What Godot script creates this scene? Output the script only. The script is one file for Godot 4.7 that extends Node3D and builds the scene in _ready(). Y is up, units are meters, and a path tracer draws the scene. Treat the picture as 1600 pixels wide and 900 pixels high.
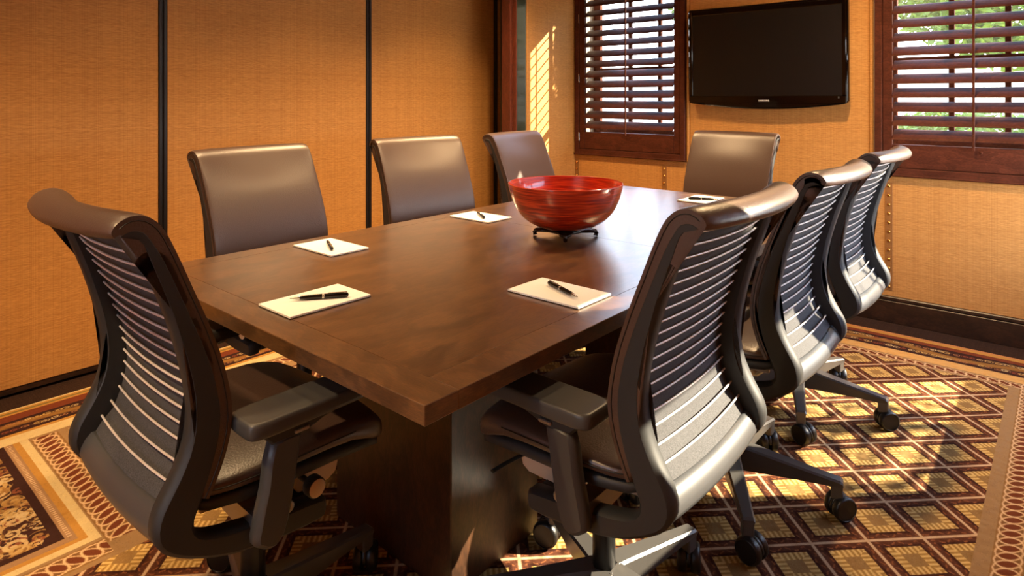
extends Node3D
# A small conference room: eight task chairs round a dark wood table, shuttered windows, a wall-mounted television.

const WZ := -2.13      # room face of the window wall
const LX := -1.90      # face of the panelled partition
const JX := -1.47      # face of the short wall beside the window
const RX := 1.60       # room face of the right-hand wall
const NZ := 3.3        # room face of the wall behind the camera
const CH := 2.7        # ceiling height
const TT := 0.74       # table top

# ------------------------------------------------------------------ mesh builder
class MB:
	var v := PackedVector3Array()
	var uv := PackedVector2Array()
	var sm := PackedInt32Array()
	var at := 0
	func begin() -> void:
		at = v.size()
	func end() -> void:
		var vol := 0.0
		for i in range(at, v.size(), 3):
			vol += v[i].dot(v[i + 1].cross(v[i + 2]))
		if vol > 0.0:
			for i in range(at, v.size(), 3):
				var a := v[i + 1]
				v[i + 1] = v[i + 2]
				v[i + 2] = a
				var b := uv[i + 1]
				uv[i + 1] = uv[i + 2]
				uv[i + 2] = b
	func tri(a: Vector3, b: Vector3, c: Vector3, s := -1, ua := Vector2.ZERO, ub := Vector2.ZERO, uc := Vector2.ZERO) -> void:
		v.append(a); v.append(b); v.append(c)
		uv.append(ua); uv.append(ub); uv.append(uc)
		sm.append(s)
	func quad(a: Vector3, b: Vector3, c: Vector3, d: Vector3, s := -1, ua := Vector2.ZERO, ub := Vector2.ZERO, uc := Vector2.ZERO, ud := Vector2.ZERO) -> void:
		tri(a, b, c, s, ua, ub, uc)
		tri(a, c, d, s, ua, uc, ud)
	# a chamfered box
	func box(c: Vector3, size: Vector3, bev := 0.0, bs := Basis.IDENTITY) -> void:
		begin()
		var h := size * 0.5
		bev = minf(bev, minf(h.x, minf(h.y, h.z)) * 0.95)
		var p := {}
		for sx: int in [-1, 1]:
			for sy: int in [-1, 1]:
				for sz: int in [-1, 1]:
					var q := Vector3(sx * h.x, sy * h.y, sz * h.z)
					p[[sx, sy, sz, 0]] = c + bs * (q - Vector3(0, sy * bev, sz * bev))
					p[[sx, sy, sz, 1]] = c + bs * (q - Vector3(sx * bev, 0, sz * bev))
					p[[sx, sy, sz, 2]] = c + bs * (q - Vector3(sx * bev, sy * bev, 0))
		for s: int in [-1, 1]:
			face(p[[s, -1, -1, 0]], p[[s, 1, -1, 0]], p[[s, 1, 1, 0]], p[[s, -1, 1, 0]], c)
			face(p[[-1, s, -1, 1]], p[[1, s, -1, 1]], p[[1, s, 1, 1]], p[[-1, s, 1, 1]], c)
			face(p[[-1, -1, s, 2]], p[[1, -1, s, 2]], p[[1, 1, s, 2]], p[[-1, 1, s, 2]], c)
		if bev > 0.0:
			for a: int in [-1, 1]:
				for b: int in [-1, 1]:
					face(p[[a, b, -1, 0]], p[[a, b, 1, 0]], p[[a, b, 1, 1]], p[[a, b, -1, 1]], c)
					face(p[[a, -1, b, 0]], p[[a, 1, b, 0]], p[[a, 1, b, 2]], p[[a, -1, b, 2]], c)
					face(p[[-1, a, b, 1]], p[[1, a, b, 1]], p[[1, a, b, 2]], p[[-1, a, b, 2]], c)
					for d: int in [-1, 1]:
						face3(p[[a, b, d, 0]], p[[a, b, d, 1]], p[[a, b, d, 2]], c)
	func face(a: Vector3, b: Vector3, c: Vector3, d: Vector3, mid: Vector3) -> void:
		if (b - a).cross(c - a).dot(a + c - 2.0 * mid) > 0.0:
			quad(a, d, c, b)
		else:
			quad(a, b, c, d)
	func face3(a: Vector3, b: Vector3, c: Vector3, mid: Vector3) -> void:
		if (b - a).cross(c - a).dot(a - mid) > 0.0:
			tri(a, c, b)
		else:
			tri(a, b, c)
	# rings of equal point counts, joined in order
	func loft(rings: Array, closed := true, caps := true, s := 1) -> void:
		begin()
		var n: int = rings[0].size()
		var m := n if closed else n - 1
		for i in rings.size() - 1:
			for j in m:
				var k := (j + 1) % n
				var u0 := float(j) / m
				var u1 := float(j + 1) / m
				var w0 := float(i) / (rings.size() - 1)
				var w1 := float(i + 1) / (rings.size() - 1)
				quad(rings[i][j], rings[i][k], rings[i + 1][k], rings[i + 1][j], s, Vector2(u0, w0), Vector2(u1, w0), Vector2(u1, w1), Vector2(u0, w1))
		if caps and closed:
			cap(rings[0], false, s)
			cap(rings[-1], true, s)
		end()
	func cap(r: Array, flip: bool, s: int) -> void:
		var mid := Vector3.ZERO
		for q: Vector3 in r:
			mid += q
		mid /= r.size()
		for j in r.size():
			if flip:
				tri(mid, r[j], r[(j + 1) % r.size()], s + 1)
			else:
				tri(mid, r[(j + 1) % r.size()], r[j], s + 1)
	# turned about an axis through c; prof holds (radius, height)
	func lathe(prof: Array, n: int, c: Vector3, bs := Basis.IDENTITY, s := 1, close := false) -> void:
		var rings := []
		for k in n + 1:
			var a := TAU * k / n
			var ring := []
			for q: Vector2 in prof:
				ring.append(c + bs * Vector3(cos(a) * q.x, q.y, sin(a) * q.x))
			rings.append(ring)
		loft(rings, close, false, s)
	func tube(path: Array, r: float, n := 8, s := 1, flat := 1.0) -> void:
		var rings := []
		var side := Vector3.ZERO
		for i in path.size():
			var d: Vector3 = (path[mini(i + 1, path.size() - 1)] - path[maxi(i - 1, 0)]).normalized()
			if side == Vector3.ZERO:
				side = d.cross(Vector3.UP)
				if side.length() < 0.1:
					side = d.cross(Vector3.RIGHT)
			side = (side - d * side.dot(d)).normalized()
			var up := side.cross(d)
			var ring := []
			for k in n:
				var a := TAU * k / n
				ring.append(path[i] + side * cos(a) * r + up * sin(a) * r * flat)
			rings.append(ring)
		loft(rings, true, true, s)
	# a flat outline (x = depth, y = height) given thickness along the third axis
	func prism(poly: Array, d0: float, d1: float, bev: float, put: Callable, s := 1) -> void:
		begin()
		var n := poly.size()
		var area := 0.0
		for i in n:
			area += poly[i].cross(poly[(i + 1) % n])
		var ins := []
		for i in n:
			var a: Vector2 = (poly[i] - poly[(i + n - 1) % n]).normalized()
			var b: Vector2 = (poly[(i + 1) % n] - poly[i]).normalized()
			var q := (a.orthogonal() + b.orthogonal()).normalized()
			ins.append(poly[i] + q * bev * (1.0 if area < 0.0 else -1.0) * -1.0 * (-1.0))
		var sg := signf(d1 - d0)
		var steps := [[d0, ins], [d0 + sg * bev, poly], [d1 - sg * bev, poly], [d1, ins]]
		for k in 3:
			for i in n:
				var j := (i + 1) % n
				quad(put.call(steps[k][1][i], steps[k][0]), put.call(steps[k][1][j], steps[k][0]), put.call(steps[k + 1][1][j], steps[k + 1][0]), put.call(steps[k + 1][1][i], steps[k + 1][0]), s)
		var flat := PackedVector2Array(poly)
		var idx := Geometry2D.triangulate_polygon(flat)
		var ccw := area > 0.0
		for t in range(0, idx.size(), 3):
			var a: Vector2 = ins[idx[t]]
			var b: Vector2 = ins[idx[t + 1]]
			var c: Vector2 = ins[idx[t + 2]]
			if ((b - a).cross(c - a) > 0.0) != ccw:
				var sw := b
				b = c
				c = sw
			tri(put.call(a, d0), put.call(c, d0), put.call(b, d0), s + 1)
			tri(put.call(a, d1), put.call(b, d1), put.call(c, d1), s + 2)
		end()
	func mesh() -> ArrayMesh:
		var st := SurfaceTool.new()
		st.begin(Mesh.PRIMITIVE_TRIANGLES)
		for i in v.size():
			if i % 3 == 0:
				st.set_smooth_group(sm[i / 3])
			st.set_uv(uv[i])
			st.add_vertex(v[i])
		st.generate_normals()
		st.index()
		return st.commit()

# ------------------------------------------------------------------ scene helpers
var used := {}
var M := {}

func numbered(called: String) -> String:
	var n: int = used.get(called, 0)
	used[called] = n + 1
	return called if n == 0 else "%s_%03d" % [called, n]

func thing(called: String, label: String, category: String, pos := Vector3.ZERO, turn := 0.0, group := "") -> Node3D:
	var o := Node3D.new()
	o.name = numbered(called)
	add_child(o)
	o.position = pos
	o.rotation.y = turn
	o.set_meta("label", label)
	o.set_meta("category", category)
	if group != "":
		o.set_meta("group", group)
	return o

func shell(called: String, label := "") -> Node3D:
	var o := Node3D.new()
	o.name = called
	add_child(o)
	o.set_meta("kind", "structure")
	if label != "":
		o.set_meta("label", label)
	return o

func put(parent: Node, called: String, mesh: Mesh, mat: Material, pos := Vector3.ZERO, bs := Basis.IDENTITY) -> MeshInstance3D:
	var o := MeshInstance3D.new()
	o.name = called
	o.mesh = mesh
	o.material_override = mat
	o.transform = Transform3D(bs, pos)
	parent.add_child(o, true)
	return o

func bx(parent: Node, called: String, lo: Vector3, hi: Vector3, mat: Material, bev := 0.002) -> MeshInstance3D:
	var b := MB.new()
	b.box((lo + hi) * 0.5, (hi - lo).abs(), bev)
	return put(parent, called, b.mesh(), mat)

func xform(o: Node3D, pos: Vector3, turn: float) -> void:
	o.position = pos
	o.rotation.y = turn

# smooth curve through points
func smooth(pts: Array, per: int) -> Array:
	var r := []
	var n := pts.size()
	for i in n - 1:
		var p0 = pts[maxi(i - 1, 0)]
		var p1 = pts[i]
		var p2 = pts[i + 1]
		var p3 = pts[mini(i + 2, n - 1)]
		for k in per:
			r.append(p1.cubic_interpolate(p2, p0, p3, float(k) / per))
	r.append(pts[-1])
	return r

# ------------------------------------------------------------------ materials
func mat(col: Color, rough: float, metal := 0.0, spec := 0.5) -> StandardMaterial3D:
	var m := StandardMaterial3D.new()
	m.albedo_color = col
	m.roughness = rough
	m.metallic = metal
	m.metallic_specular = spec
	return m

func tex(img: Image) -> ImageTexture:
	img.generate_mipmaps()
	return ImageTexture.create_from_image(img)

func noise(s: int, freq: float, oct := 3) -> FastNoiseLite:
	var n := FastNoiseLite.new()
	n.seed = s
	n.frequency = freq
	n.fractal_octaves = oct
	return n

# woven wall fabric: long horizontal slubs over a fine vertical weave; it repeats without a seam
func weave_image(c0: Color, c1: Color, sz: int) -> Image:
	var im := Image.create(sz, sz, false, Image.FORMAT_RGB8)
	var n := noise(5, 0.06, 3)
	var fine := noise(9, 0.5, 1)
	var cols := PackedFloat32Array()
	for x in sz:
		cols.append(fine.get_noise_1d(x * 3.7) * 0.22)
	for y in sz:
		var row := fine.get_noise_1d(y * 9.1 + 500.0) * 0.25
		for x in sz:
			var a := TAU * x / sz
			var s := n.get_noise_3d(cos(a) * 55.0, sin(a) * 55.0, y * 16.0)
			var f := clampf(0.5 + s * 0.62 + row * 0.8 + cols[x], 0.0, 1.0)
			im.set_pixel(x, y, c0.lerp(c1, f))
	return im

# straight wood grain running down the image (or across it)
func wood_image(c0: Color, c1: Color, sz: int, across: bool, sd: int) -> Image:
	var im := Image.create(sz, sz, false, Image.FORMAT_RGB8)
	var n := noise(sd, 0.02, 4)
	var f := noise(sd + 1, 0.3, 2)
	for v in sz:
		var a := TAU * v / sz
		for u in sz:
			var b := TAU * u / sz
			var wob := n.get_noise_3d(u * 0.55, cos(a) * 26.0, sin(a) * 26.0)
			var g := 0.5 + 0.5 * sin(b * 9.0 + wob * 11.0)
			var pore := f.get_noise_3d(u * 2.6, cos(a) * 14.0, sin(a) * 14.0)
			var t := clampf(0.32 + 0.26 * g + 0.75 * wob * 0.5 + pore * 0.55, 0.0, 1.0)
			var col := c0.lerp(c1, t)
			if across:
				im.set_pixel(v, u, col)
			else:
				im.set_pixel(u, v, col)
	return im

func grain_normal(sz: int, freq: float, sd: int, strength: float) -> Image:
	var im := Image.create(sz, sz, false, Image.FORMAT_RGB8)
	var n := noise(sd, freq, 3)
	for y in sz:
		for x in sz:
			var f := clampf(0.5 + n.get_noise_2d(x, y) * 0.6, 0, 1)
			im.set_pixel(x, y, Color(f, f, f))
	im.bump_map_to_normal_map(strength)
	return im

func tri_map(m: StandardMaterial3D, img: Image, per_metre: float, world := false) -> StandardMaterial3D:
	m.albedo_texture = tex(img)
	m.uv1_triplanar = true
	m.uv1_world_triplanar = world
	m.uv1_triplanar_sharpness = 8.0
	m.uv1_scale = Vector3.ONE * per_metre
	return m

func make_materials() -> void:
	M.gold = tri_map(mat(Color.WHITE, 0.62, 0, 0.4), weave_image(Color(0.61, 0.41, 0.20), Color(0.86, 0.64, 0.36), 1024), 1.0 / 0.8, true)
	M.wood = tri_map(mat(Color.WHITE, 0.30), wood_image(Color(0.215, 0.14, 0.085), Color(0.475, 0.33, 0.205), 768, false, 11), 1.0 / 0.8, true)
	M.wood_cross = tri_map(mat(Color.WHITE, 0.30), wood_image(Color(0.24, 0.16, 0.10), Color(0.49, 0.345, 0.22), 512, true, 31), 1.0 / 0.5, true)
	M.pedestal = tri_map(mat(Color.WHITE, 0.38), wood_image(Color(0.14, 0.09, 0.058), Color(0.33, 0.215, 0.14), 512, false, 51), 1.0 / 0.6, true)
	M.shutter = tri_map(mat(Color.WHITE, 0.50, 0, 0.22), wood_image(Color(0.24, 0.12, 0.08), Color(0.39, 0.21, 0.145), 512, true, 71), 1.0 / 0.4, true)
	M.jamb = tri_map(mat(Color.WHITE, 0.32), wood_image(Color(0.30, 0.14, 0.10), Color(0.46, 0.24, 0.165), 512, false, 81), 1.0 / 0.4, true)
	M.base = tri_map(mat(Color.WHITE, 0.34), wood_image(Color(0.10, 0.062, 0.045), Color(0.27, 0.17, 0.115), 512, true, 91), 1.0 / 0.5, true)
	for k: String in ["wood", "wood_cross"]:
		M[k].clearcoat_enabled = true
		M[k].clearcoat = 1.0
		M[k].clearcoat_roughness = 0.28
	var gn := tex(grain_normal(256, 0.12, 3, 1.6))
	var lea := mat(Color(0.285, 0.213, 0.180), 0.37, 0, 0.6)
	lea.normal_enabled = true
	lea.normal_texture = gn
	lea.normal_scale = 0.35
	lea.uv1_triplanar = true
	lea.uv1_scale = Vector3.ONE * 6.0
	M.leather = lea
	var pl := mat(Color(0.145, 0.150, 0.154), 0.55, 0, 0.5)
	pl.normal_enabled = true
	pl.normal_texture = gn
	pl.normal_scale = 0.12
	pl.uv1_triplanar = true
	pl.uv1_scale = Vector3.ONE * 14.0
	M.plastic = pl
	M.panel = mat(Color(0.26, 0.265, 0.275), 0.33, 0, 0.6)
	M.arm = mat(Color(0.235, 0.235, 0.235), 0.42, 0, 0.5)
	M.black = mat(Color(0.035, 0.035, 0.037), 0.5)
	var sp := Image.create(256, 256, false, Image.FORMAT_RGB8)
	var rng := RandomNumberGenerator.new()
	rng.seed = 77
	for y in 256:
		for x in 256:
			var k := 0.145 + rng.randf() * 0.18
			sp.set_pixel(x, y, Color(k, k, k * 1.05))
	M.mesh_cloth = tri_map(mat(Color.WHITE, 0.85), sp, 5.0)
	M.wire = mat(Color(0.86, 0.83, 0.82), 0.35, 0.25)
	M.metal = mat(Color(0.62, 0.60, 0.57), 0.35, 0.85)
	M.cream = mat(Color(0.74, 0.66, 0.56), 0.4)
	M.chrome = mat(Color(0.80, 0.80, 0.80), 0.14, 1.0)
	M.star = mat(Color(0.33, 0.32, 0.31), 0.32, 0.35)
	M.rubber = mat(Color(0.07, 0.068, 0.066), 0.38)
	M.paper = mat(Color(0.93, 0.935, 0.94), 0.8)
	M.card = mat(Color(0.12, 0.10, 0.09), 0.8)
	M.ink = mat(Color(0.02, 0.02, 0.022), 0.16)
	M.silver = mat(Color(0.75, 0.74, 0.72), 0.22, 1.0)
	M.brass = mat(Color(0.86, 0.66, 0.36), 0.26, 1.0)
	M.tape = tri_map(mat(Color.WHITE, 0.6), weave_image(Color(0.46, 0.29, 0.12), Color(0.66, 0.45, 0.22), 128), 8.0, true)
	M.gloss_black = mat(Color(0.012, 0.012, 0.014), 0.07)
	M.screen = mat(Color(0.035, 0.034, 0.034), 0.30)
	M.print_white = mat(Color(0.9, 0.9, 0.9), 0.5)
	M.trim = mat(Color(0.075, 0.055, 0.048), 0.45)
	M.plaster = mat(Color(0.70, 0.64, 0.56), 0.9)
	M.near_wall = tri_map(mat(Color.WHITE, 0.7), weave_image(Color(0.62, 0.40, 0.20), Color(0.82, 0.58, 0.33), 256), 1.2, true)
	M.floor = tri_map(mat(Color.WHITE, 0.95, 0, 0.2), weave_image(Color(0.13, 0.085, 0.065), Color(0.24, 0.165, 0.125), 256), 3.0, true)
	M.green = mat(Color(0.18, 0.20, 0.15), 0.18)
	var gl := mat(Color(0.95, 1.0, 0.98, 0.06), 0.0)
	gl.transparency = BaseMaterial3D.TRANSPARENCY_ALPHA
	M.glass = gl
	M.stone = mat(Color(0.86, 0.82, 0.74), 0.9)
	M.stucco = mat(Color(0.95, 0.93, 0.88), 0.9)
	M.bark = mat(Color(0.30, 0.23, 0.17), 0.9)
	for k in 3:
		var lf := mat([Color(0.22, 0.33, 0.08), Color(0.34, 0.44, 0.11), Color(0.16, 0.26, 0.07)][k], 0.55)
		lf.backlight_enabled = true
		lf.backlight = Color(0.42, 0.5, 0.14)
		lf.cull_mode = BaseMaterial3D.CULL_DISABLED
		M["leaf%d" % k] = lf
	# red lacquer: fine brushed streaks running round the bowl
	var li := Image.create(256, 256, false, Image.FORMAT_RGB8)
	var ln := noise(41, 0.05, 4)
	for y in 256:
		for x in 256:
			var a := TAU * x / 256.0
			var t := clampf(0.5 + ln.get_noise_3d(cos(a) * 24.0, sin(a) * 24.0, y * 7.0) * 1.3, 0, 1)
			li.set_pixel(y, x, Color(0.56, 0.08, 0.04).lerp(Color(0.90, 0.30, 0.12), t))
	var lq := mat(Color.WHITE, 0.28)
	lq.albedo_texture = tex(li)
	lq.clearcoat_enabled = true
	lq.clearcoat = 1.0
	lq.clearcoat_roughness = 0.03
	M.lacquer = lq
	M.stand = mat(Color(0.10, 0.045, 0.04), 0.2)

# ------------------------------------------------------------------ carpet print
const CPM := 553.846          # carpet pixels per metre; a lattice cell is 126 pixels
const CX0 := -1.755
const CZ0 := -1.935
const CPX := 2048

func blend_px(im: Image, x: int, y: int, c: Color, a: float) -> void:
	im.set_pixel(x, y, im.get_pixel(x, y).lerp(c, clampf(a, 0, 1)))

func lattice_tile() -> Image:
	var n := 126
	var im := Image.create(n, n, false, Image.FORMAT_RGB8)
	var rng := RandomNumberGenerator.new()
	rng.seed = 5
	for y in n:
		for x in n:
			# corners of the cell are lattice crossings; L1 distance from the cell centre picks the diamond
			var cx := float(x) / n
			var cy := float(y) / n
			var best := 9.0
			var dx := 0.0
			var dy := 0.0
			for c: Vector2 in [Vector2(0.5, 0), Vector2(0.5, 1), Vector2(0, 0.5), Vector2(1, 0.5)]:
				var l := absf(cx - c.x) + absf(cy - c.y)
				if l < best:
					best = l
					dx = cx - c.x
					dy = cy - c.y
			var e := best / 0.5          # 0 at the middle of a diamond, 1 on the lattice line
			var p := (dx + dy) / 0.5     # the diamond's own axes
			var q := (dx - dy) / 0.5
			var col: Color
			if e > 0.945:
				col = Color(0.80, 0.66, 0.50)
			elif e > 0.91:
				col = Color(0.46, 0.29, 0.19)
			elif e > 0.62:
				col = Color(0.36, 0.20, 0.13)
				var along := q if absf(p) > absf(q) else p
				var depth := (e - 0.62) / 0.28
				var curl := absf(depth - 0.62 - 0.28 * sin(along * 9.0 + (2.0 if absf(p) > absf(q) else 0.0)))
				if curl < 0.12 and sin(along * 23.0) > -0.3:
					col = Color(0.53, 0.31, 0.18)
				elif depth < 0.42:
					col = Color(0.27, 0.145, 0.105)
			elif e > 0.30:
				var hatch := 0.5 + 0.5 * sin((p if absf(q) > absf(p) else q) * 34.0)
				col = Color(0.62, 0.46, 0.22).lerp(Color(0.87, 0.72, 0.43), hatch)
			else:
				col = Color(0.58, 0.44, 0.25)
			var r := rng.randf_range(-0.03, 0.03)
			im.set_pixel(x, y, Color(col.r + r, col.g + r, col.b + r))
	return im

# two crossing cream threads forming a row of loops; runs along x
func loop_tile(len_px: int, w: int) -> Image:
	var im := Image.create(len_px, w, false, Image.FORMAT_RGB8)
	for y in w:
		for x in len_px:
			var v := (float(y) / w - 0.5) / 0.44
			var u := float(x) / len_px
			var col := Color(0.55, 0.40, 0.22)
			var inside := 0
			var edge := 9.0
			for k in range(-3, 6):
				var d := Vector2((u - k * 0.5 - 0.25 - 0.22 * v) / 0.52, v).length()
				if d < 1.0:
					inside += 1
				edge = minf(edge, absf(d - 0.93))
			if inside > 0:
				col = Color(0.44, 0.22, 0.13) if inside > 1 else Color(0.48, 0.33, 0.19)
			if edge < 0.06:
				col = Color(0.84, 0.70, 0.52)
			elif edge < 0.11:
				col = Color(0.62, 0.45, 0.29)
			im.set_pixel(x, y, col)
	return im

# scrolling leaves on a dark ground; runs along x
func leaf_tile(len_px: int, w: int, sd: int) -> Image:
	var im := Image.create(len_px, w, false, Image.FORMAT_RGB8)
	im.fill(Color(0.235, 0.135, 0.115))
	var rng := RandomNumberGenerator.new()
	rng.seed = sd
	for x in len_px:
		for y in w:
			var v := float(y) / w
			var u := TAU * x / len_px
			var d := absf(v - 0.5 - 0.16 * sin(u))
			if d < 0.17:
				blend_px(im, x, y, Color(0.60, 0.42, 0.19), 0.9 if d < 0.10 else 0.6)
	var rows := maxi(2, int(w / 36.0))
	var per := int(len_px / 17.0)
	for k in per * rows:
		var row := k % rows
		var c := Vector2((k / rows + 0.5 + 0.3 * (row % 2)) / per * len_px, w * (row + 0.5) / rows) + Vector2(rng.randf_range(-3, 3), rng.randf_range(-3, 3))
		var big := rng.randf_range(7.0, 11.5)
		var way := 1.0 if rng.randf() < 0.5 else -1.0
		var off := rng.randf()
		var tint: Color = [Color(0.76, 0.60, 0.33), Color(0.66, 0.43, 0.26), Color(0.82, 0.70, 0.47), Color(0.56, 0.27, 0.18)][rng.randi() % 4]
		for dy in range(-13, 14):
			for dx in range(-13, 14):
				var r := Vector2(dx, dy * 1.15).length() / big
				var spiral := fposmod(r * 1.5 - way * atan2(dy, dx) / TAU + off, 1.0)
				var x := posmod(int(c.x) + dx, len_px)
				var y := int(c.y) + dy
				if y < 0 or y >= w or r > 1.0:
					continue
				if spiral < 0.5 or r < 0.2:
					blend_px(im, x, y, tint, 0.9)
	return im

# dense curling foliage woven over a rectangle of the carpet
func scatter_scrolls(im: Image, x0: float, z0: float, x1: float, z1: float, n: int, sd: int) -> void:
	var rng := RandomNumberGenerator.new()
	rng.seed = sd
	var lo := Vector2i(cpx(x0, CX0), cpx(z0, CZ0))
	var hi := Vector2i(cpx(x1, CX0), cpx(z1, CZ0))
	for k in n:
		var c := Vector2i(rng.randi_range(lo.x, hi.x), rng.randi_range(lo.y, hi.y))
		var big := rng.randf_range(9.0, 19.0)
		var way := 1.0 if rng.randf() < 0.5 else -1.0
		var off := rng.randf()
		var tint: Color = [Color(0.66, 0.49, 0.26), Color(0.74, 0.60, 0.36), Color(0.52, 0.28, 0.19), Color(0.80, 0.69, 0.49), Color(0.26, 0.15, 0.125), Color(0.58, 0.42, 0.22)][rng.randi() % 6]
		for dy in range(-19, 20):
			for dx in range(-19, 20):
				var r := Vector2(dx, dy).length() / big
				var x := c.x + dx
				var y := c.y + dy
				if r > 1.0 or x < lo.x or y < lo.y or x >= hi.x or y >= hi.y:
					continue
				if fposmod(r * 1.3 - way * atan2(dy, dx) / TAU + off, 1.0) < 0.52 or r < 0.18:
					blend_px(im, x, y, tint, 0.85)

func cpx(m: float, o: float) -> int:
	return int(round((m - o) * CPM))

func lay(im: Image, tile: Image, x0: float, z0: float, x1: float, z1: float, along_z: bool) -> void:
	var t := tile
	if along_z:
		t = tile.duplicate()
		t.rotate_90(CLOCKWISE)
	var a := Vector2i(cpx(x0, CX0), cpx(z0, CZ0))
	var b := Vector2i(cpx(x1, CX0), cpx(z1, CZ0))
	if along_z:
		t.resize(b.x - a.x, t.get_height())
		var y := a.y
		while y < b.y:
			im.blit_rect(t, Rect2i(0, 0, t.get_width(), mini(t.get_height(), b.y - y)), Vector2i(a.x, y))
			y += t.get_height()
	else:
		t = t.duplicate()
		t.resize(t.get_width(), b.y - a.y)
		var x := a.x
		while x < b.x:
			im.blit_rect(t, Rect2i(0, 0, mini(t.get_width(), b.x - x), t.get_height()), Vector2i(x, a.y))
			x += t.get_width()

func band(im: Image, x0: float, z0: float, x1: float, z1: float, c: Color) -> void:
	im.fill_rect(Rect2i(cpx(x0, CX0), cpx(z0, CZ0), cpx(x1, CX0) - cpx(x0, CX0), cpx(z1, CZ0) - cpx(z0, CZ0)), c)

# concentric frame from the rug's edge inwards: [distance in, distance in, colour]
func carpet_image() -> Image:
	var im := Image.create(CPX, CPX, false, Image.FORMAT_RGB8)
	var x1 := CX0 + CPX / CPM
	var z1 := CZ0 + CPX / CPM
	var tile := lattice_tile()
	var ox := cpx(1.187, CX0) % 126
	var oz := cpx(-0.316, CZ0) % 126
	for i in range(-1, 18):
		for j in range(-1, 18):
			im.blit_rect(tile, Rect2i(0, 0, 126, 126), Vector2i(ox + i * 126, oz + j * 126))
	var loops := loop_tile(43, 42)
	var leaf := leaf_tile(340, 84, 3)
	var cream := Color(0.82, 0.72, 0.50)
	var amber := Color(0.72, 0.51, 0.22)
	var red := Color(0.47, 0.22, 0.13)
	var taupe := Color(0.60, 0.47, 0.31)
	# right-hand margin
	band(im, 1.187, CZ0, x1, z1, taupe)
	lay(im, loops, 1.225, CZ0, 1.295, z1, true)
	band(im, 1.295, CZ0, 1.365, z1, cream)
	lay(im, leaf, 1.365, CZ0, 1.53, z1, true)
	band(im, 1.53, CZ0, 1.60, z1, red)
	band(im, 1.60, CZ0, x1, z1, amber)
	# left-hand margin
	band(im, CX0, CZ0, -1.30, z1, taupe)
	lay(im, loops, -1.425, CZ0, -1.35, z1, true)
	band(im, -1.51, CZ0, -1.44, z1, cream)
	band(im, -1.53, CZ0, -1.505, z1, amber)
	lay(im, leaf, -1.645, CZ0, -1.525, z1, true)
	band(im, -1.70, CZ0, -1.645, z1, red)
	band(im, -1.745, CZ0, -1.70, z1, amber)
	band(im, -1.73, CZ0, -1.715, z1, Color(0.50, 0.42, 0.22))
	band(im, CX0, CZ0, -1.745, z1, cream)
	# far margin
	band(im, -1.30, CZ0, 1.187, -1.535, taupe)
	lay(im, loops, -1.43, -1.605, 1.30, -1.545, false)
	band(im, -1.50, -1.685, 1.36, -1.612, Color(0.80, 0.60, 0.33))
	lay(im, leaf, -1.62, -1.845, 1.50, -1.69, false)
	band(im, -1.66, -1.885, 1.56, -1.845, red)
	band(im, -1.72, -1.915, x1, -1.885, amber)
	band(im, -1.755, CZ0, x1, -1.915, Color(0.74, 0.48, 0.27))
	# the near panel with its own frame
	band(im, -1.44, 1.175, -0.545, z1, taupe)
	lay(im, loops, -1.425, 1.205, -0.62, 1.288, false)
	lay(im, loops, -0.645, 1.29, -0.565, z1, true)
	band(im, -1.44, 1.292, -0.657, z1, cream)
	band(im, -1.44, 1.317, -0.683, z1, amber)
	band(im, -1.44, 1.336, -0.70, z1, Color(0.62, 0.47, 0.33))
	band(im, -1.44, 1.362, -0.725, z1, Color(0.235, 0.135, 0.115))
	scatter_scrolls(im, -1.42, 1.385, -0.745, z1 - 0.01, 420, 8)
	# beads in the tan line round the panel
	for k in 60:
		band(im, -1.43 + k * 0.0118, 1.343, -1.43 + k * 0.0118 + 0.006, 1.354, Color(0.80, 0.66, 0.50))
	# pile: a little unevenness in the dye
	var rng := RandomNumberGenerator.new()
	rng.seed = 21
	for k in 260000:
		var x := rng.randi() % CPX
		var y := rng.randi() % CPX
		var c := im.get_pixel(x, y)
		im.set_pixel(x, y, c * rng.randf_range(0.78, 1.18))
	im.adjust_bcs(0.90, 1.0, 0.90)
	return im

# ------------------------------------------------------------------ room
func wall_with_holes(parent: Node, called: String, axis: int, face: float, back: float, a0: float, a1: float, y0: float, y1: float, holes: Array, m: Material) -> void:
	# axis 0: wall across x (spans x), at z = face..back; axis 2: wall along z, at x = face..back. holes: [a0, a1, y0, y1] in order of a
	var b := MB.new()
	var add := func(p0: float, p1: float, q0: float, q1: float) -> void:
		if p1 - p0 < 1e-4 or q1 - q0 < 1e-4:
			return
		if axis == 0:
			b.box(Vector3((p0 + p1) / 2, (q0 + q1) / 2, (face + back) / 2), Vector3(p1 - p0, q1 - q0, absf(back - face)))
		else:
			b.box(Vector3((face + back) / 2, (q0 + q1) / 2, (p0 + p1) / 2), Vector3(absf(back - face), q1 - q0, p1 - p0))
	var at := a0
	for h: Array in holes:
		add.call(at, h[0], y0, y1)
		add.call(h[0], h[1], y0, h[2])
		add.call(h[0], h[1], h[3], y1)
		at = h[1]
	add.call(at, a1, y0, y1)
	put(parent, called, b.mesh(), m)

const WIN := [-1.01, 1.015]   # centres of the two shuttered windows
const WY0 := 0.94
const WY1 := 2.25

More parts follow.
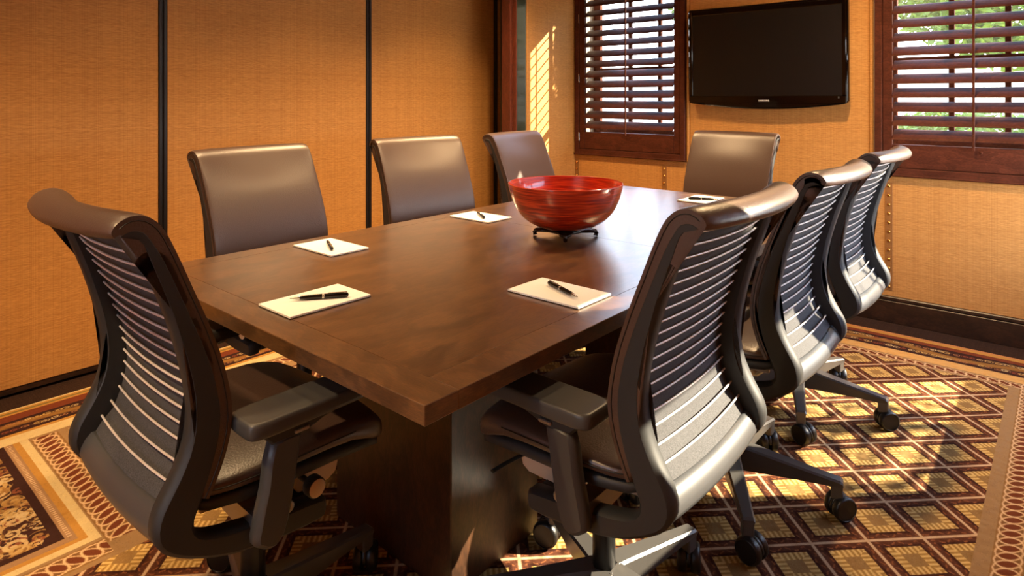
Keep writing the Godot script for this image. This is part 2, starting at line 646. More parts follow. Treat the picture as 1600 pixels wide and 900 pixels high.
func build_room() -> void:
	# floor and the patterned carpet laid on it
	var fl := shell("floor", "plain dark brown carpet along the edges of the room")
	bx(fl, "slab", Vector3(-2.4, -0.2, -2.43), Vector3(RX + 0.1, 0, 3.6), M.floor, 0.0)
	var cm := mat(Color.WHITE, 0.95, 0, 0.15)
	cm.albedo_texture = tex(carpet_image())
	var pile := tex(grain_normal(256, 0.4, 13, 3.0))
	cm.normal_enabled = true
	cm.normal_texture = pile
	cm.normal_scale = 0.3
	var c := MB.new()
	var side := CPX / CPM
	for k in 2:
		var z0 := CZ0 + side * k
		var z1 := CZ0 + side if k == 0 else 3.1
		var x1 := 1.56
		var ub := (x1 - CX0) / side
		var va := 0.0 if k == 0 else 1.0
		var vb := 1.0 if k == 0 else 1.0 - (3.1 - z0) / side
		c.quad(Vector3(CX0, 0.005, z0), Vector3(x1, 0.005, z0), Vector3(x1, 0.005, z1), Vector3(CX0, 0.005, z1), -1, Vector2(0, va), Vector2(ub, va), Vector2(ub, vb), Vector2(0, vb))
	c.quad(Vector3(CX0, 0.005, CZ0), Vector3(CX0, 0.005, 3.1), Vector3(CX0, 0, 3.1), Vector3(CX0, 0, CZ0), -1, Vector2(0.001, 0), Vector2(0.001, 0.9), Vector2(0.001, 0.9), Vector2(0.001, 0))
	c.quad(Vector3(1.56, 0.005, CZ0), Vector3(CX0, 0.005, CZ0), Vector3(CX0, 0, CZ0), Vector3(1.56, 0, CZ0), -1, Vector2(1, 0.001), Vector2(0, 0.001), Vector2(0, 0.001), Vector2(1, 0.001))
	var co := put(self, "carpet", c.mesh(), cm)
	co.set_meta("label", "patterned carpet with gold diamond lattice and leafy border under the table")
	co.set_meta("category", "carpet")

	var cl := shell("ceiling")
	bx(cl, "slab", Vector3(-2.4, CH, -2.43), Vector3(RX + 0.1, CH + 0.2, 3.6), M.plaster, 0.0)

	# window wall
	var wb := shell("wall_back", "amber woven fabric wall with two shuttered windows")
	var holes := []
	for x: float in WIN:
		holes.append([x - 0.445, x + 0.445, WY0, WY1])
	wall_with_holes(wb, "masonry", 0, WZ - 0.012, WZ - 0.30, -2.4, RX + 0.1, 0, CH, holes, M.plaster)
	# fabric panels, each stretched over its own board
	var spans := [[JX, -0.5605], [-0.5555, 0.5515], [0.5565, RX]]
	for s: Array in spans:
		bx(wb, "fabric_panel", Vector3(s[0], 2.062, WZ - 0.014), Vector3(s[1], CH, WZ), M.gold, 0.004)
	bx(wb, "fabric_panel", Vector3(-0.536, 0.14, WZ - 0.014), Vector3(0.534, 2.06, WZ), M.gold, 0.004)
	bx(wb, "fabric_panel", Vector3(JX, 0.14, WZ - 0.014), Vector3(-0.5605, 0.80, WZ), M.gold, 0.004)
	bx(wb, "fabric_panel", Vector3(-0.5605, 0.14, WZ - 0.014), Vector3(-0.5385, 0.80, WZ), M.gold, 0.004)
	bx(wb, "fabric_panel", Vector3(0.5365, 0.14, WZ - 0.014), Vector3(1.4665, 0.80, WZ), M.gold, 0.004)
	bx(wb, "fabric_panel", Vector3(1.469, 0.14, WZ - 0.014), Vector3(RX, 2.06, WZ), M.gold, 0.004)
	# rolled welts along the windows
	for x: float in [-0.5485, 0.5455]:
		var wv := MB.new()
		wv.tube([Vector3(x, 0.80, WZ - 0.004), Vector3(x, 2.06, WZ - 0.004)], 0.0115, 10)
		put(wb, "welt", wv.mesh(), M.gold)
	for s: Array in [[JX, -0.56], [0.565, 1.465]]:
		bx(wb, "seam_tape", Vector3(s[0], 0.778, WZ - 0.002), Vector3(s[1], 0.80, WZ + 0.003), M.gold, 0.001)
	# nailed tapes below the windows
	var nm := MB.new()
	var pr := []
	for k in 6:
		var a := PI / 2 * k / 5
		pr.append(Vector2(0.0088 * cos(a), 0.0062 * sin(a)))
	nm.lathe(pr, 10, Vector3.ZERO, Basis(Vector3.RIGHT, PI / 2))
	var nail := nm.mesh()
	for x: float in [-1.452, -0.722, 0.632]:
		var tp := bx(wb, "nailed_tape", Vector3(x - 0.018, 0.175, WZ), Vector3(x + 0.018, 0.765, WZ + 0.003), M.tape, 0.001)
		for k in 12:
			put(tp, "nail", nail, M.brass, Vector3(x, 0.195 + k * 0.050, WZ + 0.003))

	# baseboard
	var bb := shell("baseboard_back")
	bx(bb, "board", Vector3(JX, 0, WZ - 0.012), Vector3(RX, 0.118, WZ + 0.016), M.base, 0.002)
	bx(bb, "bead", Vector3(JX, 0.118, WZ - 0.012), Vector3(RX, 0.141, WZ + 0.009), M.base, 0.005)

	# short wall returning beside the left window, its dark glass strip and its wooden end post
	var wr := shell("wall_return", "short amber fabric wall beside the left window")
	bx(wr, "masonry", Vector3(JX - 0.11, 0, -2.43), Vector3(JX - 0.012, CH, -1.45), M.plaster, 0.0)
	bx(wr, "fabric_panel", Vector3(JX - 0.012, 0.0, WZ - 0.012), Vector3(JX, CH, -1.555), M.gold, 0.003)
	bx(wr, "glass_strip", Vector3(JX - 0.012, 0.0, -1.545), Vector3(JX - 0.004, CH, -1.45), M.green, 0.001)
	var jm := shell("trim_1", "reddish brown wooden post at the end of the panelled wall")
	bx(jm, "post", Vector3(JX - 0.114, 0, -1.449), Vector3(JX - 0.034, CH, -1.415), M.jamb, 0.003)
	bx(jm, "bead", Vector3(JX - 0.034, 0, -1.449), Vector3(JX, CH, -1.436), M.jamb, 0.003)
	bx(jm, "shadow_gap_strip", Vector3(JX - 0.15, 0, -1.47), Vector3(JX - 0.114, CH, -1.44), M.trim, 0.002)  # dark strip in place of the shadow gap beside the post

	# panelled partition
	var wl := shell("wall_left", "tall amber fabric panels with thin dark joints")
	bx(wl, "backing", Vector3(LX - 0.45, 0, -2.43), Vector3(LX - 0.05, CH, 3.6), M.trim, 0.0)
	var joints := [3.02, 1.845, 0.6645, -0.5335, -1.70]
	for i in 4:
		bx(wl, "panel", Vector3(LX - 0.05, 0.036, joints[i + 1] + 0.0195), Vector3(LX, CH, joints[i] - 0.0195), M.gold, 0.003)
		bx(wl, "bottom_rail", Vector3(LX - 0.05, 0.012, joints[i + 1] + 0.0195), Vector3(LX - 0.003, 0.034, joints[i] - 0.0195), M.base, 0.002)
	bx(wl, "panel", Vector3(LX - 0.05, 0.036, 3.04), Vector3(LX, CH, 3.3), M.gold, 0.003)
	bx(wl, "panel", Vector3(LX - 0.05, 0.036, -2.43), Vector3(LX, CH, -1.72), M.gold, 0.003)
	for j: float in joints:
		for d: float in [-0.0105, 0.0105]:
			bx(wl, "joint_strip", Vector3(LX - 0.05, 0.012, j + d - 0.0085), Vector3(LX + 0.006, CH, j + d + 0.0085), M.trim, 0.003)

	# right-hand wall with the big window the sun comes through
	var wr2 := shell("wall_right")
	wall_with_holes(wr2, "masonry", 2, RX, RX + 0.1, -2.43, 3.6, 0, CH, [[-2.12, -0.98, 0.42, 1.65], [-0.94, 0.16, 0.84, 1.65]], M.near_wall)
	var n3 := 3
	for q: Array in [[-2.12, -0.98, 0.42], [-0.94, 0.16, 0.84]]:
		var w3 := shell("window_%d" % n3, ["tall plain window in the right-hand wall", "shorter plain window in the right-hand wall"][n3 - 3])
		n3 += 1
		frame_rect(w3, "frame", RX + 0.05, q[0], q[1], q[2], 1.65, 0.03, M.jamb)
		bx(w3, "sun_block_beam", Vector3(RX + 0.01, 1.31, q[0] + 0.03), Vector3(RX + 0.09, 1.52, q[1] - 0.03), M.jamb, 0.003)  # unseen beam added to keep the sun off the upper chair backs
		bx(w3, "pane", Vector3(RX + 0.048, 1.52, q[0] + 0.03), Vector3(RX + 0.052, 1.62, q[1] - 0.03), M.glass, 0.0)
		bx(w3, "pane", Vector3(RX + 0.048, q[2] + 0.03, q[0] + 0.03), Vector3(RX + 0.052, 1.31, q[1] - 0.03), M.glass, 0.0)
	# wall behind the camera with an unseen glazed door added for fill daylight
	var wn := shell("wall_front")
	wall_with_holes(wn, "masonry", 0, NZ, NZ + 0.25, -2.4, RX + 0.1, 0, CH, [[0.25, 0.85, 0.0, 2.2]], M.near_wall)
	var d1 := shell("added_door_1", "tall glazed door added behind the camera for fill light")
	bx(d1, "stile", Vector3(0.25, 0, NZ + 0.08), Vector3(0.37, 2.2, NZ + 0.12), M.jamb, 0.003)
	bx(d1, "stile", Vector3(0.73, 0, NZ + 0.08), Vector3(0.85, 2.2, NZ + 0.12), M.jamb, 0.003)
	bx(d1, "rail", Vector3(0.37, 0, NZ + 0.08), Vector3(0.73, 0.6, NZ + 0.12), M.jamb, 0.003)
	bx(d1, "rail", Vector3(0.37, 2.05, NZ + 0.08), Vector3(0.73, 2.2, NZ + 0.12), M.jamb, 0.003)
	bx(d1, "pane", Vector3(0.37, 0.6, NZ + 0.098), Vector3(0.73, 2.05, NZ + 0.102), M.glass, 0.0)

	for i in 2:
		build_window(i)

func frame_rect(parent: Node, called: String, x: float, z0: float, z1: float, y0: float, y1: float, w: float, m: Material) -> void:
	for s: Array in [[z0, z1, y0, y0 + w], [z0, z1, y1 - w, y1], [z0, z0 + w, y0 + w, y1 - w], [z1 - w, z1, y0 + w, y1 - w]]:
		bx(parent, called, Vector3(x - 0.03, s[2], s[0]), Vector3(x + 0.03, s[3], s[1]), m, 0.003)

func build_window(i: int) -> void:
	var cx: float = WIN[i]
	var w := shell("window_%d" % (i + 1), ["sash window behind brown shutters beside the fabric corner", "sash window behind brown shutters looking on green hedges"][i])
	# casing on the room side
	bx(w, "casing", Vector3(cx - 0.45, 0.812, WZ - 0.012), Vector3(cx - 0.412, 2.06, WZ + 0.022), M.shutter, 0.004)
	bx(w, "casing", Vector3(cx + 0.412, 0.812, WZ - 0.012), Vector3(cx + 0.45, 2.06, WZ + 0.022), M.shutter, 0.004)
	bx(w, "casing", Vector3(cx - 0.412, 0.812, WZ - 0.012), Vector3(cx + 0.412, 0.848, WZ + 0.022), M.shutter, 0.004)
	bx(w, "casing", Vector3(cx - 0.412, 2.03, WZ - 0.012), Vector3(cx + 0.412, 2.06, WZ + 0.022), M.shutter, 0.004)
	bx(w, "sill_nosing", Vector3(cx - 0.455, 0.803, WZ - 0.002), Vector3(cx + 0.455, 0.815, WZ + 0.028), M.shutter, 0.003)
	# sash near the outer face
	var zg := WZ - 0.25
	for s: Array in [[-0.445, -0.385, WY0, WY1], [0.385, 0.445, WY0, WY1], [-0.385, 0.385, WY0, WY0 + 0.05], [-0.385, 0.385, WY1 - 0.05, WY1]]:
		bx(w, "sash_frame", Vector3(cx + s[0], s[2], zg - 0.02), Vector3(cx + s[1], s[3], zg + 0.02), M.shutter, 0.003)
	bx(w, "meeting_rail", Vector3(cx - 0.385, 1.418, zg - 0.018), Vector3(cx + 0.385, 1.462, zg + 0.018), M.shutter, 0.003)
	for k: float in [-0.124, 0.124]:
		for r: Array in [[WY0 + 0.05, 1.418], [1.462, WY1 - 0.05]]:
			bx(w, "glazing_bar", Vector3(cx + k - 0.0135, r[0], zg - 0.014), Vector3(cx + k + 0.0135, r[1], zg + 0.014), M.shutter, 0.002)
	var xs := [-0.385, -0.1375, -0.1105, 0.1105, 0.1375, 0.385]
	for k in 3:
		for r: Array in [[WY0 + 0.05, 1.418], [1.462, WY1 - 0.05]]:
			bx(w, "pane", Vector3(cx + xs[k * 2], r[0], zg - 0.002), Vector3(cx + xs[k * 2 + 1], r[1], zg + 0.002), M.glass, 0.0)
	# the louvred shutter hung in the casing
	var t := thing("window_shutter", ["brown louvred shutter left of the television", "brown louvred shutter right of the television with greenery behind it"][i], "shutter", Vector3(cx, 0.85, WZ), 0.0, "louvred window shutters")
	var z0 := -0.014
	var z1 := 0.014
	bx(t, "stile", Vector3(-0.411, 0, z0), Vector3(-0.364, 1.179, z1), M.shutter, 0.003)
	bx(t, "stile", Vector3(0.364, 0, z0), Vector3(0.411, 1.179, z1), M.shutter, 0.003)
	bx(t, "bottom_rail", Vector3(-0.364, 0, z0), Vector3(0.364, 0.127, z1), M.shutter, 0.003)
	bx(t, "top_rail", Vector3(-0.364, 1.132, z0), Vector3(0.364, 1.179, z1), M.shutter, 0.003)
	var sm := MB.new()
	var ring0 := []
	var ring1 := []
	var tilt := Basis(Vector3.RIGHT, deg_to_rad(37.5))
	for k in 14:
		var a := TAU * k / 14
		var p := tilt * Vector3(0, sin(a) * 0.0052, cos(a) * 0.0445)
		ring0.append(p + Vector3(-0.362, 0, 0))
		ring1.append(p + Vector3(0.362, 0, 0))
	sm.loft([ring0, ring1])
	var slat := sm.mesh()
	for k in 13:
		put(t, "slat", slat, M.shutter, Vector3(0, 1.005 + 0.0755 * k + 0.0255 - 0.85, -0.004))
	var rod := MB.new()
	rod.box(Vector3(0, 0.60, 0.036), Vector3(0.011, 0.98, 0.009), 0.002)
	put(t, "tilt_rod", rod.mesh(), M.shutter)
	var kn := MB.new()
	kn.lathe([Vector2(0, -0.008), Vector2(0.006, -0.006), Vector2(0.007, 0), Vector2(0.006, 0.006), Vector2(0, 0.008)], 10, Vector3(0.03, 0.10, 0.018), Basis(Vector3.RIGHT, PI / 2))
	put(t, "knob", kn.mesh(), M.shutter)
	if i == 0:
		for y: float in [0.09, 0.53, 0.98]:
			var h := MB.new()
			h.tube([Vector3(-0.413, y - 0.032, 0.018), Vector3(-0.413, y + 0.032, 0.018)], 0.0055, 8)
			put(t, "hinge", h.mesh(), M.silver)

# ------------------------------------------------------------------ table and what lies on it
func build_table() -> void:
	var t := thing("conference_table", "dark walnut conference table with crossbanded edge and block pedestals", "table")
	var y0 := TT - 0.034
	var eb := 0.075
	for s: int in [-1, 1]:
		var za := 0.0006 * s
		var zb := (1.22 - eb) * s
		bx(t, "top_field", Vector3(-0.61 + eb, y0, minf(za, zb)), Vector3(0.61 - eb, TT, maxf(za, zb)), M.wood, 0.0005)
		for q: int in [-1, 1]:
			bx(t, "edge_band", Vector3(q * 0.61, y0, minf(za, zb)), Vector3(q * (0.61 - eb), TT, maxf(za, zb)), M.wood_cross, 0.0012)
		bx(t, "edge_band", Vector3(-0.61, y0, s * 1.22), Vector3(0.61, TT, zb), M.wood_cross, 0.0012)
		bx(t, "pedestal", Vector3(-0.242, 0.005, s * 0.471), Vector3(0.242, y0, s * 0.811), M.pedestal, 0.003)

func notepad(pos: Vector3, turn: float, label: String) -> void:
	var t := thing("notepad", label, "notepad", pos, turn, "white notepads on the table")
	bx(t, "backing_card", Vector3(-0.07, 0, -0.108), Vector3(0.07, 0.0012, 0.108), M.card, 0.0)
	bx(t, "paper_block", Vector3(-0.07, 0.0012, -0.108), Vector3(0.07, 0.006, 0.108), M.paper, 0.0006)

var pen_parts := []
func pen(pos: Vector3, turn: float, label: String) -> void:
	var t := thing("pen", label, "pen", pos, turn, "black pens on the notepads")
	if pen_parts.is_empty():
		var lie := Basis(Vector3.RIGHT, PI / 2)
		for p: Array in [[[Vector2(0, -0.070), Vector2(0.0013, -0.069), Vector2(0.0022, -0.062), Vector2(0.0046, -0.048), Vector2(0.0046, -0.047)], "tip", "silver"],
				[[Vector2(0.0046, -0.047), Vector2(0.0058, -0.03), Vector2(0.006, 0.0), Vector2(0.0061, 0.004)], "barrel", "ink"],
				[[Vector2(0.0061, 0.004), Vector2(0.0066, 0.0045), Vector2(0.0066, 0.0085), Vector2(0.0061, 0.009)], "ring", "silver"],
				[[Vector2(0.0061, 0.009), Vector2(0.0063, 0.03), Vector2(0.0058, 0.058), Vector2(0.0048, 0.064), Vector2(0, 0.066)], "cap", "ink"]]:
			var b := MB.new()
			b.lathe(p[0], 14, Vector3(0, 0.0066, 0), lie)
			pen_parts.append([p[1], b.mesh(), M[p[2]]])
		var c := MB.new()
		c.box(Vector3(0, 0.0138, 0.04), Vector3(0.003, 0.0014, 0.044), 0.0005)
		c.box(Vector3(0, 0.0125, 0.0605), Vector3(0.003, 0.003, 0.003), 0.0005)
		pen_parts.append(["clip", c.mesh(), M.silver])
	for p: Array in pen_parts:
		put(t, p[0], p[1], p[2])

func build_tabletop() -> void:
	var y := TT + 0.0005
	var px := [
		[Vector3(0.018, y, 1.042), 0.0, "notepad with a large black pen nearest the corner of the table", Vector3(0.010, 0, -0.006), 2.52, "black pen lying lengthwise on the nearest notepad"],
		[Vector3(0.42, y, 0.611), PI / 2, "notepad at the right-hand edge of the table near front", Vector3(0.010, 0, 0.0), -1.95, "black pen on the notepad by the front right chair"],
		[Vector3(-0.433, y, 0.704), PI / 2, "notepad in front of the left chair nearest the camera", Vector3(0.003, 0, 0.007), 1.11, "black pen on the notepad by the front left chair"],
		[Vector3(-0.432, y, 0.002), PI / 2, "notepad left of the red bowl", Vector3(0.0, 0, 0.0), 0.99, "black pen on the notepad left of the red bowl"],
		[Vector3(0.05, y, -1.02), 0.0, "notepad at the far end of the table", Vector3(0.024, 0, 0.035), -1.11, "black pen on the notepad at the far end"],
		[Vector3(0.445, y, -0.65), PI / 2, "notepad glimpsed between the backs of the right-hand chairs", Vector3(0.05, 0, 0.02), -1.2, "black pen glimpsed between the right-hand chair backs"],
	]
	for p: Array in px:
		notepad(p[0], p[1], p[2])
		pen(p[0] + Vector3(0, 0.006, 0) + p[3], p[4], p[5])
	# stand: a dished square with four scrolled feet
	var c := Vector3(0.03, TT, 0.05)
	var st := thing("bowl_stand", "small dark wooden four-footed stand under the red bowl", "stand", c, deg_to_rad(36.0))
	var b := MB.new()
	var rings := []
	for k in 49:
		var a := TAU * k / 48
		var r := 0.064 + 0.042 * pow(maxf(cos(4.0 * a), 0.0), 1.3) + 0.006 * cos(4.0 * a)
		rings.append([Vector3(cos(a) * r * 0.4, 0.013, sin(a) * r * 0.4), Vector3(cos(a) * r * 0.96, 0.015, sin(a) * r * 0.96), Vector3(cos(a) * r, 0.018, sin(a) * r), Vector3(cos(a) * r, 0.022, sin(a) * r), Vector3(cos(a) * r * 0.95, 0.0255, sin(a) * r * 0.95), Vector3(cos(a) * r * 0.4, 0.0245, sin(a) * r * 0.4)])
	b.loft(rings, true, false)
	put(st, "plate", b.mesh(), M.stand)
	for k in 4:
		var a := TAU * k / 4
		var d := Vector3(cos(a), 0, sin(a))
		var f := MB.new()
		f.tube([d * 0.090 + Vector3(0, 0.0185, 0), d * 0.106 + Vector3(0, 0.0175, 0), d * 0.111 + Vector3(0, 0.012, 0), d * 0.104 + Vector3(0, 0.0075, 0), d * 0.114 + Vector3(0, 0.0075, 0)], 0.0072, 8)
		put(st, "foot", f.mesh(), M.stand)
	# bowl
	var bo := thing("bowl", "large glossy red lacquered bowl in the middle of the table", "bowl", c + Vector3(0, 0.0255, 0))
	var outer := smooth([Vector2(0.06, 0.0), Vector2(0.066, 0.003), Vector2(0.095, 0.010), Vector2(0.135, 0.030), Vector2(0.168, 0.064), Vector2(0.188, 0.104), Vector2(0.199, 0.140), Vector2(0.2035, 0.161)], 5)
	var inner := smooth([Vector2(0.2025, 0.1625), Vector2(0.2005, 0.161), Vector2(0.195, 0.139), Vector2(0.184, 0.105), Vector2(0.164, 0.067), Vector2(0.131, 0.035), Vector2(0.09, 0.016), Vector2(0.05, 0.011), Vector2(0.0, 0.010)], 5)
	var m := MB.new()
	m.lathe(outer + inner, 72, Vector3.ZERO)
	put(bo, "body", m.mesh(), M.lacquer)
	var ft := MB.new()
	ft.lathe([Vector2(0.05, 0.006), Vector2(0.05, 0.0), Vector2(0.064, 0.0), Vector2(0.066, 0.004)], 40, Vector3.ZERO)
	put(bo, "foot_ring", ft.mesh(), M.stand)

# ------------------------------------------------------------------ television
func build_television() -> void:
	var t := thing("television", "black flat television mounted on the amber wall between the windows", "television", Vector3(-0.032, 1.5, WZ))
	var tilt := Basis(Vector3.RIGHT, deg_to_rad(1.5))
	var w := 0.478
	var top := 0.305
	var bot := -0.298
	var outline := []
	outline.append(Vector2(-w, top - 0.012))
	outline.append(Vector2(-w + 0.012, top))
	outline.append(Vector2(w - 0.012, top))
	outline.append(Vector2(w, top - 0.012))
	outline.append(Vector2(w, bot + 0.012))
	outline.append(Vector2(w - 0.014, bot))
	for k in range(1, 16):
		var u := cos(PI * k / 16)
		outline.append(Vector2(u * (w - 0.02), bot - 0.034 * (1.0 - u * u)))
	outline.append(Vector2(-w + 0.014, bot))
	outline.append(Vector2(-w, bot + 0.012))
	var b := MB.new()
	b.prism(outline, 0.03, 0.078, 0.006, func(q: Vector2, d: float) -> Vector3: return tilt * Vector3(q.x, q.y, d))
	var body := put(t, "housing", b.mesh(), M.gloss_black)
	# raised bezel bars round the screen
	for s: Array in [[-0.470, -0.447, -0.255, 0.292], [0.447, 0.470, -0.255, 0.292], [-0.447, 0.447, 0.262, 0.292], [-0.470, 0.470, -0.300, -0.255]]:
		var z := MB.new()
		z.box(tilt * Vector3((s[0] + s[1]) / 2, (s[2] + s[3]) / 2, 0.080), Vector3(s[1] - s[0], s[3] - s[2], 0.008), 0.003, tilt)
		put(t, "bezel", z.mesh(), M.gloss_black)
	var sc := MB.new()
	sc.box(tilt * Vector3(0, 0.0035, 0.0785), Vector3(0.896, 0.519, 0.002), 0.0, tilt)
	put(t, "screen", sc.mesh(), M.screen)
	var lip := MB.new()
	var path := []
	for k in range(1, 24):
		var u := cos(PI * k / 24)
		path.append(tilt * Vector3(u * (w - 0.015), bot - 0.034 * (1.0 - u * u) - 0.001, 0.072))
	lip.tube(path, 0.0035, 8)
	put(body, "lower_lip", lip.mesh(), M.ink)
	var tm := TextMesh.new()
	var f := SystemFont.new()
	f.font_names = PackedStringArray(["Droid Sans"])
	f.font_weight = 700
	tm.font = f
	tm.text = "SAMSUNG"
	tm.font_size = 32
	tm.pixel_size = 0.00042
	tm.depth = 0.0006
	put(t, "lettering", tm, M.print_white, tilt * Vector3(0.012, -0.284, 0.0846), tilt)
	bx(t, "standby_light", Vector3(0.428, -0.272, 0.086), Vector3(0.436, -0.262, 0.0868), M.panel, 0.0)
	bx(t, "wall_bracket", Vector3(-0.18, -0.15, 0.0), Vector3(0.18, 0.15, 0.031), M.black, 0.003)

# ------------------------------------------------------------------ chairs
const FRONT := [Vector2(.197, .532), Vector2(.181, .565), Vector2(.166, .605), Vector2(.157, .65), Vector2(.158, .695), Vector2(.171, .76), Vector2(.196, .835), Vector2(.223, .903), Vector2(.250, .97), Vector2(.269, 1.010), Vector2(.285, 1.030), Vector2(.304, 1.041), Vector2(.325, 1.042), Vector2(.344, 1.033), Vector2(.354, 1.018), Vector2(.350, 1.006)]

func bulge(y: float) -> float:
	return 0.011 + 0.022 * smoothstep(0.88, 1.02, y)

func chair_point(lat: float, q: Vector2) -> Vector3:
	var t := lat / 0.236
	return Vector3(lat, q.y, q.x + bulge(q.y) * (1.0 - t * t))

func front_s(y: float) -> float:
	for i in range(1, FRONT.size()):
		if FRONT[i].y >= y:
			return lerpf(FRONT[i - 1].x, FRONT[i].x, (y - FRONT[i - 1].y) / (FRONT[i].y - FRONT[i - 1].y))
	return FRONT[-1].x

func make_chair() -> Node3D:
	var t := thing("task_chair", "", "chair")
	var side := func(q: Vector2, d: float) -> Vector3: return Vector3(d, q.y, q.x)
	# --- leather back with its rolled top
	var prof := smooth(FRONT, 3)
	var nrm := []
	for i in prof.size():
		var d: Vector2 = (prof[mini(i + 1, prof.size() - 1)] - prof[maxi(i - 1, 0)]).normalized()
		nrm.append(Vector2(-d.y, d.x))      # towards the sitter, then upwards over the roll
	var rings := []
	for lat: float in [-0.236, -0.2345, -0.230, -0.222, -0.205, -0.17, -0.12, -0.06, 0.0, 0.06, 0.12, 0.17, 0.205, 0.222, 0.230, 0.2345, 0.236]:
		var e := pow(absf(lat) / 0.236, 24.0)
		var ring := []
		for i in prof.size():
			ring.append(chair_point(lat, prof[i] - nrm[i] * 0.0035 * e))
		for k in prof.size():
			var i := prof.size() - 1 - k
			var u := float(i) / (prof.size() - 1)
			var th := 0.017 - 0.002 * smoothstep(0.62, 0.85, u)
			ring.append(chair_point(lat, prof[i] - nrm[i] * th))
		rings.append(ring)
	var b := MB.new()
	b.loft(rings)
	var bc := put(t, "back_cushion", b.mesh(), M.leather)
	for s: int in [-1, 1]:
		var seam := MB.new()
		var sp := []
		for i in range(0, prof.size() - 4, 2):
			sp.append(chair_point(s * 0.2365, prof[i] - nrm[i] * 0.0115))
		seam.tube(sp, 0.0011, 5)
		put(bc, "seam", seam.mesh(), M.black)
	# --- plastic side frames: upright, curl below the seat, forward bar
	var ol := [Vector2(.213, .528), Vector2(.198, .563), Vector2(.184, .606), Vector2(.1755, .65), Vector2(.1765, .695), Vector2(.1895, .757), Vector2(.2145, .83), Vector2(.2415, .897), Vector2(.2685, .962), Vector2(.288, .998), Vector2(.302, 1.016), Vector2(.322, 1.021), Vector2(.338, 1.015), Vector2(.343, 1.007),
		Vector2(.337, 1.002), Vector2(.322, 1.0), Vector2(.309, .987), Vector2(.298, .957), Vector2(.286, .925), Vector2(.263, .86), Vector2(.242, .785), Vector2(.229, .715), Vector2(.2285, .665), Vector2(.238, .622), Vector2(.259, .58), Vector2(.279, .546), Vector2(.287, .516), Vector2(.282, .488), Vector2(.262, .464), Vector2(.226, .441), Vector2(.188, .423), Vector2(.15, .410), Vector2(.12, .404), Vector2(.05, .392), Vector2(-.02, .388),
		Vector2(-.034, .398), Vector2(-.034, .422), Vector2(-.02, .432), Vector2(.05, .440), Vector2(.10, .447), Vector2(.15, .457), Vector2(.19, .467), Vector2(.214, .479), Vector2(.2235, .497), Vector2(.220, .513)]
	ol = smooth(ol + [ol[0]], 2)
	ol.pop_back()
	for s: int in [-1, 1]:
		var f := MB.new()
		f.prism(ol, s * 0.197, s * 0.237, 0.007, side)
		put(t, "back_upright", f.mesh(), M.plastic)
	# --- dark cloth behind the leather, the wires across it, the smooth panel at the foot
	var cl := []
	for k in 15:
		var lat := lerpf(-0.199, 0.199, k / 14.0)
		var ring := []
		for i in 26:
			var y := lerpf(0.50, 0.998, i / 25.0)
			var s := front_s(maxf(y, 0.533)) + 0.026 + maxf(0.0, 0.56 - y) * 0.55
			ring.append(chair_point(lat, Vector2(s, y)))
		for i in 26:
			var y := lerpf(0.998, 0.50, i / 25.0)
			var s := front_s(maxf(y, 0.533)) + 0.019 + maxf(0.0, 0.56 - y) * 0.55
			ring.append(chair_point(lat, Vector2(s, y)))
		cl.append(ring)
	var c := MB.new()
	c.loft(cl)
	put(t, "back_cloth", c.mesh(), M.mesh_cloth)
	for k in 18:
		var y := 0.551 + 0.0258 * k
		var pts := []
		var s := front_s(y) + 0.031 + maxf(0.0, 0.60 - y) * 0.25
		for i in 13:
			var lat := lerpf(-0.202, 0.202, i / 12.0)
			var drop := 0.002 * (1.0 - pow(lat / 0.202, 2.0))
			pts.append(chair_point(lat, Vector2(s, y - drop)) + Vector3(0, 0, 0.002 * (1.0 - pow(lat / 0.202, 2.0))))
		var w := MB.new()
		w.tube(pts, 0.0024, 6)
		put(t, "wire", w.mesh(), M.wire)
	var lp := []
	for k in 15:
		var lat := lerpf(-0.200, 0.200, k / 14.0)
		var ring := []
		for q: Vector2 in [Vector2(.240, .523), Vector2(.251, .523), Vector2(.262, .512), Vector2(.270, .497), Vector2(.272, .484), Vector2(.268, .473), Vector2(.256, .466), Vector2(.244, .466), Vector2(.252, .484), Vector2(.246, .506)]:
			ring.append(chair_point(lat, q) + Vector3(0, -0.006 * (1.0 - pow(lat / 0.2, 2.0)), 0))
		lp.append(ring)
	var l := MB.new()
	l.loft(lp)
	put(t, "lower_back_panel", l.mesh(), M.panel)
	# --- seat
	var st := []
	for q: Array in [[-.201, .17, .500, .486], [-.199, .19, .509, .479], [-.192, .208, .521, .473], [-.180, .220, .532, .472], [-.162, .229, .543, .478], [-.135, .2345, .551, .490], [-.10, .237, .555, .503], [-.04, .238, .556, .510], [.03, .238, .554, .513], [.10, .2365, .552, .515], [.15, .231, .550, .516], [.185, .222, .548, .518], [.203, .208, .544, .522], [.208, .195, .538, .526]]:
		var ring := []
		for k in 32:
			var a := TAU * k / 32
			var ca := cos(a)
			var sa := sin(a)
			var lat: float = q[1] * signf(ca) * pow(absf(ca), 0.32)
			var y: float = (q[2] + q[3]) * 0.5 + (q[2] - q[3]) * 0.5 * signf(sa) * pow(absf(sa), 0.55)
			if sa > 0.0:
				y += 0.012 * (1.0 - pow(lat / q[1], 2.0))
			ring.append(Vector3(lat, y, q[0]))
		st.append(ring)
	var sc := MB.new()
	sc.loft(st)
	var cushion := put(t, "seat_cushion", sc.mesh(), M.leather)
	for s: int in [-1, 1]:
		var pp := MB.new()
		pp.tube(smooth([Vector3(s * .2395, .534, -.10), Vector3(s * .2405, .536, .0), Vector3(s * .2395, .536, .09), Vector3(s * .230, .536, .165), Vector3(s * .212, .536, .20)], 4), 0.0013, 5)
		put(cushion, "seam", pp.mesh(), M.black)
	var pan := []
